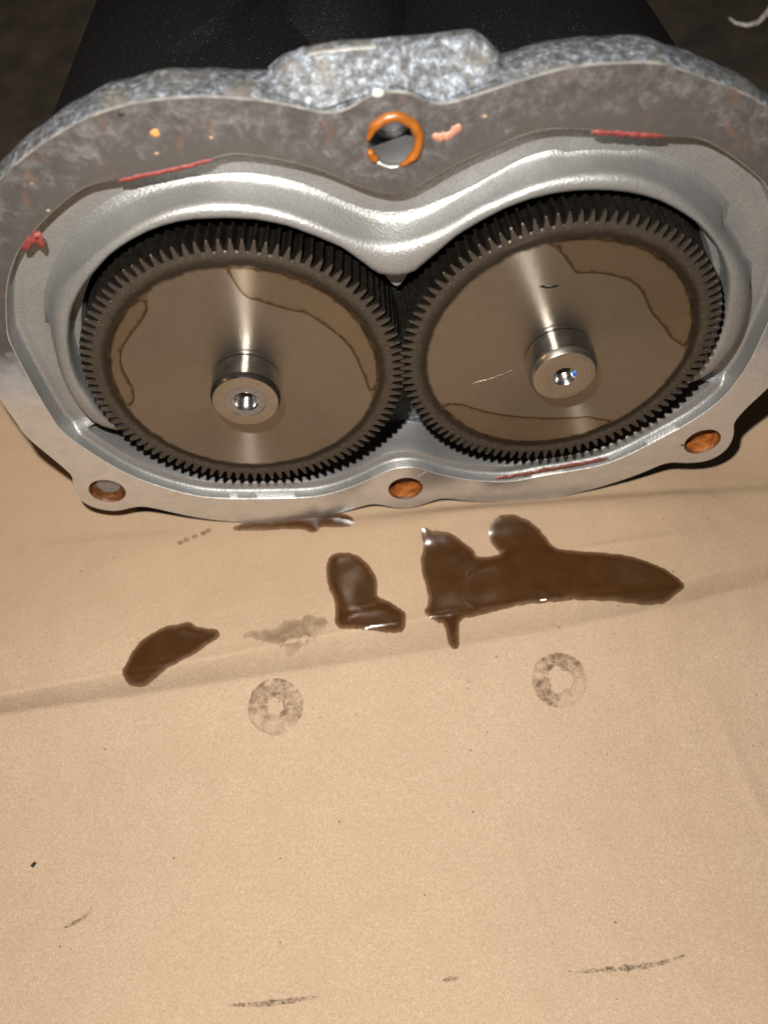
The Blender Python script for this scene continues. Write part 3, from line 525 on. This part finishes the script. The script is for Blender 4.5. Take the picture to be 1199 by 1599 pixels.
# bolt holes
def hole(i, mat, rim, depth, seg=40):
    c, r = HOLES[i], HR[i]
    lo = [at_h(circle(c, r + .012, seg), HF), at_h(circle(c, r, seg), HF - .014), at_h(circle(c, r, seg), HF - depth * .5), at_h(circle(c, r * .98, seg), HF - depth), at_h(circle(c, r * .7, seg), HF - depth - .005)]
    v = np.vstack(lo); f = strip(lo); fm = [1] * seg + [0] * (3 * seg); f.append(tuple(range(len(v) - seg, len(v)))); fm.append(2)
    return v, f, fm
for i in range(4):
    v, f, fm = hole(i, None, None, (.055, .11, .11, .26)[i])
    mats = {0: [M['rustdark'], M['rustdark'], M['well']], 1: [M['rust'], M['rustdark'], M['rustdark']], 2: [M['rust'], M['rustdark'], M['rust']], 3: [M['pit'], M['face'], M['well']]}[i]
    o = link('bolt_hole', v, f, mats, unit, fmat=fm, auto=50)
    o['label'] = ['rusty bolt hole at lower left with a bright bottom', 'bolt hole full of orange rust between the gears', 'orange rusted bolt hole at lower right', 'open top bolt hole with grey bottom'][i]
# amber ring of sealant in the top hole
c = HOLES[3]
def ring_part(a0, a1, r, rad, mat, label, h=HF + .004):
    n = max(6, int(abs(a1 - a0) / 7)); pts = []
    for k in range(n + 1):
        a = math.radians(a0 + (a1 - a0) * k / n); rr = r + .005 * noise.noise(Vector((math.cos(a) * 3, math.sin(a) * 3, 5)))
        pts.append((c[0] + rr * math.cos(a), c[1] + rr * math.sin(a), h - .006))
    v, f = tube(pts, lambda t: rad * (.45 + .75 * min(1, t * 7, (1 - t) * 7)) * (1 + .25 * noise.noise(Vector((t * 6, 2, 1)))), 8)
    o = link('sealant_ring', v, f, mat, unit); o['label'] = label
ring_part(172, -78, .125, .022, M['amber'], 'amber sealant ring around the top bolt hole')
ring_part(192, 228, .126, .019, M['amber'], 'short amber sealant crumb left of the top bolt hole')
ring_part(226, 282, .131, .008, M['bare'], 'bright scraped edge under the top bolt hole')
def ribbon(path, width, h0, thick, mat, name, label, seed=0, h1=None, parent=unit, rag=.5):
    p = resample(np.array(path), 26, False); t = np.gradient(p, axis=0); t /= np.linalg.norm(t, axis=1)[:, None]; nn = np.c_[-t[:, 1], t[:, 0]]
    v = []; f = []
    for i in range(26):
        e = min(1, i / 2.5 + .15, (25 - i) / 2.5 + .15)
        w0 = width * e * (.75 + rag * noise.noise(Vector((i * .5, seed, 0)))); w1 = width * e * (.75 + rag * noise.noise(Vector((i * .5, seed, 7))))
        for s, hh in ((w0, 0), (w0 * .7, thick), (-w1 * .7, thick), (-w1, 0)): v.append((*(p[i] + nn[i] * s), h0 + hh))
    f = [(i * 4 + k, i * 4 + k + 1, (i + 1) * 4 + k + 1, (i + 1) * 4 + k) for i in range(25) for k in range(3)]
    o = link(name, v, f, mat, parent); o['label'] = label; return o
ribbon(SEAL_A, .017, HF - .008, .012, M['seal'], 'sealant_strip', 'thin red sealant strip on the upper left inner edge', 1)
ribbon(SEAL_B, .021, HF - .008, .012, M['seal'], 'sealant_strip', 'thin red sealant strip on the upper right inner edge', 2)
ribbon(np.array(SEAL_C), .028, HF - .008, .02, M['seal'], 'sealant_strip', 'torn claw of red sealant on the left inner edge', 3)
ribbon(np.array(SEAL_D) + [0, .012], .030, HF - .03, .012, M['sealdark'], 'sealant_strip', 'dark red smear of sealant along the lower right wall', 4, rag=.9)
ribbon(SEAL_E, .030, HF - .002, .008, M['peach'], 'sealant_strip', 'curled peach coloured sealant scrap beside the top hole', 5)
def blob(c, r, h, mat, name, label, sy=1.0, seed=0, parent=unit, hh=.02):
    v = [(c[0], c[1], h + hh)]; f = []
    for k, (q, z) in enumerate(((.55, hh * .85), (.9, hh * .4), (1.0, 0))):
        for i in range(12):
            a = i * math.pi / 6; rr = r * q * (1 + .35 * noise.noise(Vector((math.cos(a) * 1.3, math.sin(a) * 1.3, seed))))
            v.append((c[0] + rr * math.cos(a), c[1] + rr * math.sin(a) * sy, h + z))
    for i in range(12): f.append((0, 1 + i, 1 + (i + 1) % 12))
    for k in range(2):
        for i in range(12): a = 1 + k * 12; f.append((a + i, a + (i + 1) % 12, a + 12 + (i + 1) % 12, a + 12 + i))
    o = link(name, v, f, mat, parent); o['label'] = label; return o
for i, (r, mk, lb) in enumerate(((.028, 'ochre', 'orange sealant dab on the upper left of the joint face'), (.016, 'tan', 'small tan dab right of the top hole'), (.022, 'dark', 'black pit near the upper left edge of the joint face'),
        (.013, 'tan', None), (.012, 'tan', None), (.03, 'white', 'chipped white corner at the foot of the top boss'), (.016, 'dark', 'black speck above the lower right bolt hole'), (.010, 'tan', None), (.012, 'tan', None))):
    b = blob(SPOTS[i], r, HF - .002, M[mk], 'residue_spot', lb or 'tiny tan residue spot', .7, i, hh=.005)
ribbon(SILVER_SCRATCH, .012, HF - .001, .002, M['bare'], 'bright_scratch', 'bright scratch above the lower middle bolt hole', 8)

# rotor housing behind the flange: two black lobes, flat underneath
def lobes(r, bottom, n=150):
    a = np.linspace(math.radians(-30), math.radians(210), 200)
    pr = np.c_[1.0 + r * np.cos(a), r * np.sin(a)]; pl = np.c_[-1.0 + r * np.cos(a), r * np.sin(a)]
    p = np.vstack([pr[pr[:, 0] > 0], pl[pl[:, 0] <= 0]]); p = p[p[:, 1] > bottom]
    p = resample(p, n, False)
    for _ in range(6): p[1:-1] = .25 * p[:-2] + .5 * p[1:-1] + .25 * p[2:]
    return p
body = lobes(1.405, -.45)
loops = [at_h(body * .97, -.40), at_h(body, -.52), at_h(body, -1.4), at_h(body, -2.4), at_h(body * .995, -3.25), at_h(body * .97, -3.38), at_h(body * .90, -3.42)]
v = np.vstack(loops); f = strip(loops); n = len(body); f += [tuple(range(n)), tuple(len(v) - n + k for k in range(n))]
o = link('rotor_housing', v, f, M['black'], unit, auto=50); o['label'] = 'black speckled rotor housing behind the flange'
# raised plate on the left lobe, ending in a slanting edge
ce = np.array(COVER_EDGE); hs = np.linspace(-.5, -3.2, 28); loops = []
for h in hs:
    a0 = np.interp(-h, -ce[:, 1], ce[:, 0]) if h > ce[-1, 1] else ce[-1, 0] + (h - ce[-1, 1]) * .22
    aa = np.linspace(a0, math.radians(196), 26); row = [(-1 + 1.39 * math.cos(a0 - .03), 1.39 * math.sin(a0 - .03), h), (-1 + 1.485 * math.cos(a0 - .012), 1.485 * math.sin(a0 - .012), h)]
    row += [(-1 + 1.468 * math.cos(a) if False else -1 + (1.500 - .085 * sst(2.3, 2.75, a)) * math.cos(a), (1.500 - .085 * sst(2.3, 2.75, a)) * math.sin(a), h) for a in aa] + [(-1 + 1.38 * math.cos(aa[-1]), 1.38 * math.sin(aa[-1]), h)]
    loops.append(np.array(row))
v = np.vstack(loops); n = len(loops[0]); f = strip(loops, False) + [tuple(range(n)), tuple(len(v) - n + k for k in range(n))]
o = link('side_plate', v, f, M['black'], unit, auto=40); o['label'] = 'raised black plate on the left side of the rotor housing'

rows = []
for k in range(26):
    t = k / 25; h = -1.15 - 2.2 * t; g = math.sqrt(max(0, 1 - (1 - min(1, t * 1.9)) ** 2)); uc = -.38 + .25 * t
    rows.append(np.array([(uc + .62 * g * math.cos(a), .70 + (.72 + .10 * t) * g * math.sin(a), h) for a in np.linspace(0, math.pi, 22)]))
v = np.vstack(rows); f = strip(rows, False) + [tuple(range(len(v) - 22, len(v)))]
o = link('housing_swell', v, f, M['black'], unit, auto=50); o['label'] = 'rounded swelling along the top of the rotor housing'

# the two gears
NT_ = 99; PITCH = 2 * math.pi / NT_
def gear(sign, phase, helix, label):
    ta = []; tr = []
    for k in range(NT_):
        a = k * PITCH + phase
        for da, r in ((-.50, .925), (-.36, .927), (-.29, .940), (-.215, .965), (-.13, .990), (-.085, .998), (.085, .998), (.13, .990), (.215, .965), (.29, .940), (.36, .927)):
            ta.append(a + da * PITCH); tr.append(r)
    ta = np.array(ta); tr = np.array(tr); n = len(ta)
    def prof(h, shrink=0): a = ta + helix * h; r = tr - shrink; return np.c_[r * np.cos(a), r * np.sin(a), np.full(n, h)]
    def ring(r, h): return np.c_[r * np.cos(ta), r * np.sin(ta), np.full(n, h)]
    rings = [prof(-.46), prof(-.35), prof(-.22), prof(-.1), prof(-.010), prof(0, .007), ring(.915, 0), ring(.900, 0), ring(.893, -.001), ring(.880, -.006), ring(.868, -.010), ring(.855, -.010), ring(.842, -.009), ring(.83, -.010), ring(.6, -.010), ring(.4, -.010), ring(.26, -.010), ring(.20, -.010)]
    v = np.vstack(rings); f = strip(rings); fm = []
    for k in range(len(rings) - 1): fm += [1 if k < 4 else (2 if k == 4 else 0)] * n
    f.append(tuple(range(n))); fm.append(1)
    g = link('timing_gear', v, f, [M['gear'], M['teeth'], M['glint']], unit, fmat=fm, auto=32); g.location = (sign * GEAR_U, 0, 0); g['label'] = label
    # shaft end
    left = sign < 0
    pr = [(.214, -.03, 0), (.214, .0, 0), (.204, .003, 2), (.204, .011, 2), (.215, .014, 0), (.2155, .10, 0), (.215, .160, 0), (.2125, .168, 2 if left else 1), (.203, .192, 2 if left else 1), (.199, .198, 2 if left else 1), (.193, .200, 1)]
    pr += [(.125, .200, 1), (.120, .197, 1), (.080, .197, 3), (.070, .190, 0), (.058, .165, 0)] if left else [(.150, .200, 1), (.085, .200, 1), (.076, .199, 1), (.070, .192, 0), (.056, .165, 0)]
    if not left: pr = [(r * (1 - .05 * max(0, min(1, (h - .11) / .09))), h, q) for r, h, q in pr]
    for k in range(9): pr += [(.050, .158 - k * .022, 0), (.058, .147 - k * .022, 0)]
    pr += [(.04, -.06, 0), (.001, -.075, 0)]
    S = 96; a = np.linspace(0, 2 * math.pi, S, endpoint=False); rows = [np.c_[r * np.cos(a), r * np.sin(a), np.full(S, h)] for r, h, q in pr]
    v = np.vstack(rows); f = strip(rows); fm = []
    for k in range(len(pr) - 1): fm += [pr[k + 1][2]] * S
    s = link('shaft', v, f, [M['shaft'], M['shaft_end'], M['dark_reflect'], M['bore_ring']], g, fmat=fm, auto=28)
    s['label'] = 'polished shaft end with a dark chamfered rim' if left else 'brushed shaft end with a blue paint fleck in its bore'
    return g
gl = gear(-1, .0162, .05, 'left timing gear, its face wet with a wavy film of oil')
gr = gear(1, -.0162, -.05, 'right timing gear with a drier brown face')
b = blob((.062, .018), .017, .196, M['blue'], 'paint_fleck', 'blue paint fleck on the rim of the bore', 1.3, 3, gr, .006)

ribbon(SCR_B, .0028, -.0099, .0012, M['gear'], 'scratch', 'fine scratch on the disc', 4, parent=gr, rag=.9)
ribbon(SCR_C, .011, -.0094, .003, M['teeth'], 'oil_streak', 'short dark oil fleck above the shaft', 9, parent=gr, rag=.9)

def poly_fill(poly, step, zf, hf, name, mat, parent=None, film_w=None):
    """solid sheet of liquid inside an outline: zf gives the base, hf(distance to the edge, x, y) the depth"""
    P = np.array(poly, float); n = len(P)
    x0, y0 = P.min(0); x1, y1 = P.max(0)
    gx, gy = np.meshgrid(np.arange(x0, x1, step), np.arange(y0, y1, step)); pts = np.c_[gx.ravel(), gy.ravel()]
    pts += rng.uniform(-.25, .25, pts.shape) * step
    A_, B_ = P, np.roll(P, -1, 0)
    def dist(q):
        d = B_ - A_; t = np.clip(((q[:, None, :] - A_) * d).sum(2) / ((d * d).sum(1) + 1e-12), 0, 1)
        return np.sqrt((((A_ + t[..., None] * d) - q[:, None, :]) ** 2).sum(2)).min(1)
    def inside(q):
        c = ((A_[:, 1] > q[:, None, 1]) != (B_[:, 1] > q[:, None, 1])) & (q[:, None, 0] < (B_[:, 0] - A_[:, 0]) * (q[:, None, 1] - A_[:, 1]) / (B_[:, 1] - A_[:, 1] + 1e-12) + A_[:, 0])
        return c.sum(1) % 2 == 1
    pts = pts[inside(pts)]; dd = dist(pts); k = dd > step * .35; pts = pts[k]; dd = dd[k]
    # a ring close behind the edge gives the meniscus
    allp = np.vstack([P, pts]); alld = np.r_[np.zeros(n), dd]
    vo, eo, fo, *_ = delaunay_2d_cdt([Vector(p) for p in allp], [(i, (i + 1) % n) for i in range(n)], [], 1, 1e-6)
    vo = np.array([tuple(p) for p in vo]); do = dist(vo) if len(vo) != len(allp) else alld
    hz = hf(do, vo[:, 0], vo[:, 1])
    v = [(p[0], p[1], zf(p[0], p[1]) + h) for p, h in zip(vo, hz)]
    return link(name, v, fo, mat, parent, attr=np.clip(hz / max(1e-6, hz.max()), 0, 1) if film_w is None else 1 - np.exp(-do / film_w), up=True)

# films of oil lying on the polished discs
def film(inner, a_sign, rout, g, label):
    p = resample(smooth_open(inner), 60, False)
    for k in range(60):
        e = 1 - float(sst(0, 9, min(k, 59 - k))); rr = np.hypot(*p[k]); p[k] *= (rr + (rout - .004 - rr) * e) / rr
    a0, a1 = math.atan2(p[0][1], p[0][0]), math.atan2(p[-1][1], p[-1][0])
    if a_sign > 0:
        while a1 < a0: a1 += 2 * math.pi
    else:
        while a1 > a0: a1 -= 2 * math.pi
    arc = np.array([(rout * math.cos(a), rout * math.sin(a)) for a in np.linspace(a1, a0, 40)])
    o = poly_fill(np.vstack([p, arc]), .035, lambda x, y: -.0092, lambda d, x, y: .0045 * (1 - np.exp(-d / .016)), 'oil_film', M['film'], g); o['label'] = label
def smooth_open(p, it=2):
    p = np.array(p, float)
    for _ in range(it):
        q = np.stack([.75 * p[:-1] + .25 * p[1:], .25 * p[:-1] + .75 * p[1:]], 1).reshape(-1, 2); p = np.vstack([p[:1], q, p[-1:]])
    return p
film(FILM_LEFT_A, 1, .83, gl, 'wavy oil film at the left of the disc')
film(FILM_LEFT_B, -1, .83, gl, 'wavy oil film at the upper right of the disc')
film(FILM_RIGHT, -1, .83, gr, 'thin oil film at the upper right of the disc')
film(FILM_RIGHT_LOW, 1, .83, gr, 'thin oil film at the bottom of the disc')

# ---------------------------------------------------------------- oil on the paper
def ragged(p, amp, n=300):
    p = resample(smooth_closed(p, 1), n); nn = normals2(p)
    return p + nn * np.array([amp * noise.noise(Vector((q[0] * 14, q[1] * 14, 0))) + .5 * amp * noise.noise(Vector((q[0] * 40, q[1] * 40, 4))) for q in p])[:, None]
def pool(poly, H, name, label, amp=.009, step=.03, group='oil spilled on the paper', over=None):
    def hf(d, x, y):
        nz = np.array([noise.noise(Vector((a * 3, b * 3, 1))) for a, b in zip(x, y)])
        return H * (1 - np.exp(-d / .03)) + H * .5 * (1 - np.exp(-(d / .2) ** 2)) * (1 + .5 * nz) + .001 + (over(x, y) if over else 0)
    o = poly_fill(ragged(poly, amp), step, lambda x, y: paper_at(x, y) + .004, hf, name, M['oil'], None, .028)
    return tag(o, label, 'oil puddle', group)
def layer(poly, h, w):
    P = np.array(smooth_closed(poly, 2)); Q = np.roll(P, -1, 0)
    def g(x, y):
        q = np.c_[x, y]; d = Q - P; t = np.clip(((q[:, None, :] - P) * d).sum(2) / ((d * d).sum(1) + 1e-12), 0, 1)
        ds = np.sqrt((((P + t[..., None] * d) - q[:, None, :]) ** 2).sum(2)).min(1)
        ins = (((P[:, 1] > q[:, None, 1]) != (Q[:, 1] > q[:, None, 1])) & (q[:, None, 0] < (Q[:, 0] - P[:, 0]) * (q[:, None, 1] - P[:, 1]) / (Q[:, 1] - P[:, 1] + 1e-12) + P[:, 0])).sum(1) % 2 == 1
        return h * sst(-w, w, np.where(ins, ds, -ds))
    return g
pool(POOL_LEFT, .008, 'oil_puddle', 'small dark oil puddle at the left, leaf shaped, apart from the others', over=layer(LAYER_LEFT, .006, .03))
pool(POOL_MID, .010, 'oil_puddle', 'boot shaped dark oil puddle between the small left and the large right one', over=layer(LAYER_MID, .010, .025))
pool(POOL_BIG, .009, 'oil_puddle', 'largest dark oil puddle, long with a round knob on top and a short drip below', step=.026, over=layer(LAYER_BIG, .010, .020))
pool(POOL_EDGE, .009, 'oil_puddle', 'narrow wet oil streak along the foot of the left flange', .006)
o = poly_fill(ragged(POOL_FAINT, .03), .05, lambda x, y: paper_at(x, y) + .0035, lambda d, x, y: .0005 + .0005 * (1 - np.exp(-d / .02)), 'soaked_spot', M['soak']); tag(o, 'faint oil soaked patch in the paper between the left and middle puddles', 'stain')
def ring_stain(c, ro, ri, hexa, label, ph, gap):
    ro_l = []; ri_l = []; n = 72; rows = [[], [], [], [], []]; att = []
    for i in range(n):
        a = 2 * math.pi * i / n
        rr = ro * (1 + .035 * noise.noise(Vector((math.cos(a) * 3, math.sin(a) * 3, ph))))
        if hexa: k = ri / math.cos(((a + .3) % (math.pi / 3)) - math.pi / 6) * .93
        else: k = ri * (1 + .45 * noise.noise(Vector((math.cos(a) * 1.6, math.sin(a) * 1.6, ph + 3))))
        g = 1 - gap * sst(.1, .8, math.cos(a - ph)); g = float(g)
        for j, (q, t) in enumerate(((k, .95), (k + .035, .85 if hexa else .9), (k + .06, .42 if hexa else .8), (rr - .03, .45 if hexa else .8), (rr, .85 if hexa else .9))):
            x, y = c[0] + q * math.cos(a), c[1] + q * math.sin(a); rows[j].append((x, y, paper_at(x, y) + .0035)); att.append((j, t * g))
    att = [t for j in range(5) for jj, t in att if jj == j]
    v = [p for r in rows for p in r]; o = link('shaft_print', v, strip(rows), M['printm'], attr=att); tag(o, label, 'stain', 'ring prints left by the shaft ends')
ring_stain(PRINT_LEFT, .205, .062, True, 'ring shaped oily print on the paper below the left gear, with a six sided centre', 4.4, .55)
ring_stain(PRINT_RIGHT, .203, .085, False, 'ring shaped oily print on the paper below the right gear, darkest at its upper left', 5.6, .75)
def smear(path, w, label, seed):
    p = resample(smooth_open(path), 40, False); t = np.gradient(p, axis=0); t /= np.linalg.norm(t, axis=1)[:, None]; nn = np.c_[-t[:, 1], t[:, 0]]
    v = []; att = []
    for i in range(40):
        e = math.sin(math.pi * (i + .5) / 40) ** .6 * (.75 + .6 * noise.noise(Vector((i * .35, seed, 2))))
        for s, q in ((1, 0.), (.5, 1.), (-.5, 1.), (-1, 0.)):
            x, y = p[i] + nn[i] * s * w * e; v.append((x, y, paper_at(x, y) + .004)); att.append(q * (.6 + .4 * e))
    f = [(i * 4 + k, i * 4 + k + 1, i * 4 + 5 + k, i * 4 + 4 + k) for i in range(39) for k in range(3)]
    tag(link('oil_smear', v, f, M['smear'], attr=att), label, 'smear', 'smears on the paper')
smear(SMEAR_RIGHT, .022, 'long thin brown smear near the lower right corner of the paper', 1)
smear(SMEAR_LEFT, .024, 'thin brown smear at the bottom edge, left of the middle', 2)
smear(SMEAR_SMALL, .02, 'tiny brown smear between the two long ones', 3)
smear(SMEAR_SPOT, .022, 'faint curved smear with a dark end at the lower left of the paper', 4)
c = np.array(FLAKE).mean(0); fl = resample(np.array(FLAKE), 10)
v = [(p[0], p[1], paper_at(*p) + .004) for p in fl] + [(*(c + (p - c) * .6), paper_at(*p) + .018) for p in fl]
f = strip([v[:10], v[10:]]) + [tuple(range(10, 20))]
tag(link('metal_flake', v, f, M['dark'], smooth=False), 'small black flake lying alone at the left of the bare paper', 'flake')
v = []; f = []
for i, (x, y) in enumerate(DROPS):
    r = .005 + .006 * abs(noise.noise(Vector((i * 1.3, 0, 0)))) + (.014 if i < 5 else 0); b = len(v); z = paper_at(x, y) + .0035
    for k in range(8):
        a = k * math.pi / 4; q = r * (1 + .5 * noise.noise(Vector((math.cos(a), math.sin(a), i)))); v.append((x + q * math.cos(a) * 1.3, y + q * math.sin(a), z))
    v.append((x, y, z + .004)); f += [(b + k, b + (k + 1) % 8, b + 8) for k in range(8)]
for i in range(80):
    x, y = rng.uniform(-3.6, 3), rng.uniform(-4, -.6); r = .003 + .005 * rng.random() ** 3; b = len(v); z = paper_at(x, y) + .0035
    for k in range(5): a = k * 1.2566; v.append((x + r * math.cos(a), y + r * math.sin(a), z))
    f.append(tuple(b + k for k in range(5)))
tag(link('dirt_specks', v, f, m_simple('dirt', (.20, .135, .085), .8), smooth=False), 'scattered brown specks and drips on the paper', 'dirt', kind='stuff')
# the pale curl lying on the floor behind
p = resample(np.c_[np.array(CURL), [-.10, -.09, -.08, -.08, -.06, -.03]], 24, False)
v, f = tube([tuple(q) for q in p], lambda t: .012 + .028 * t, 8); tag(link('plastic_curl', v, f, M['white']), 'pale curled strip on the dark floor at the upper right', 'plastic scrap')
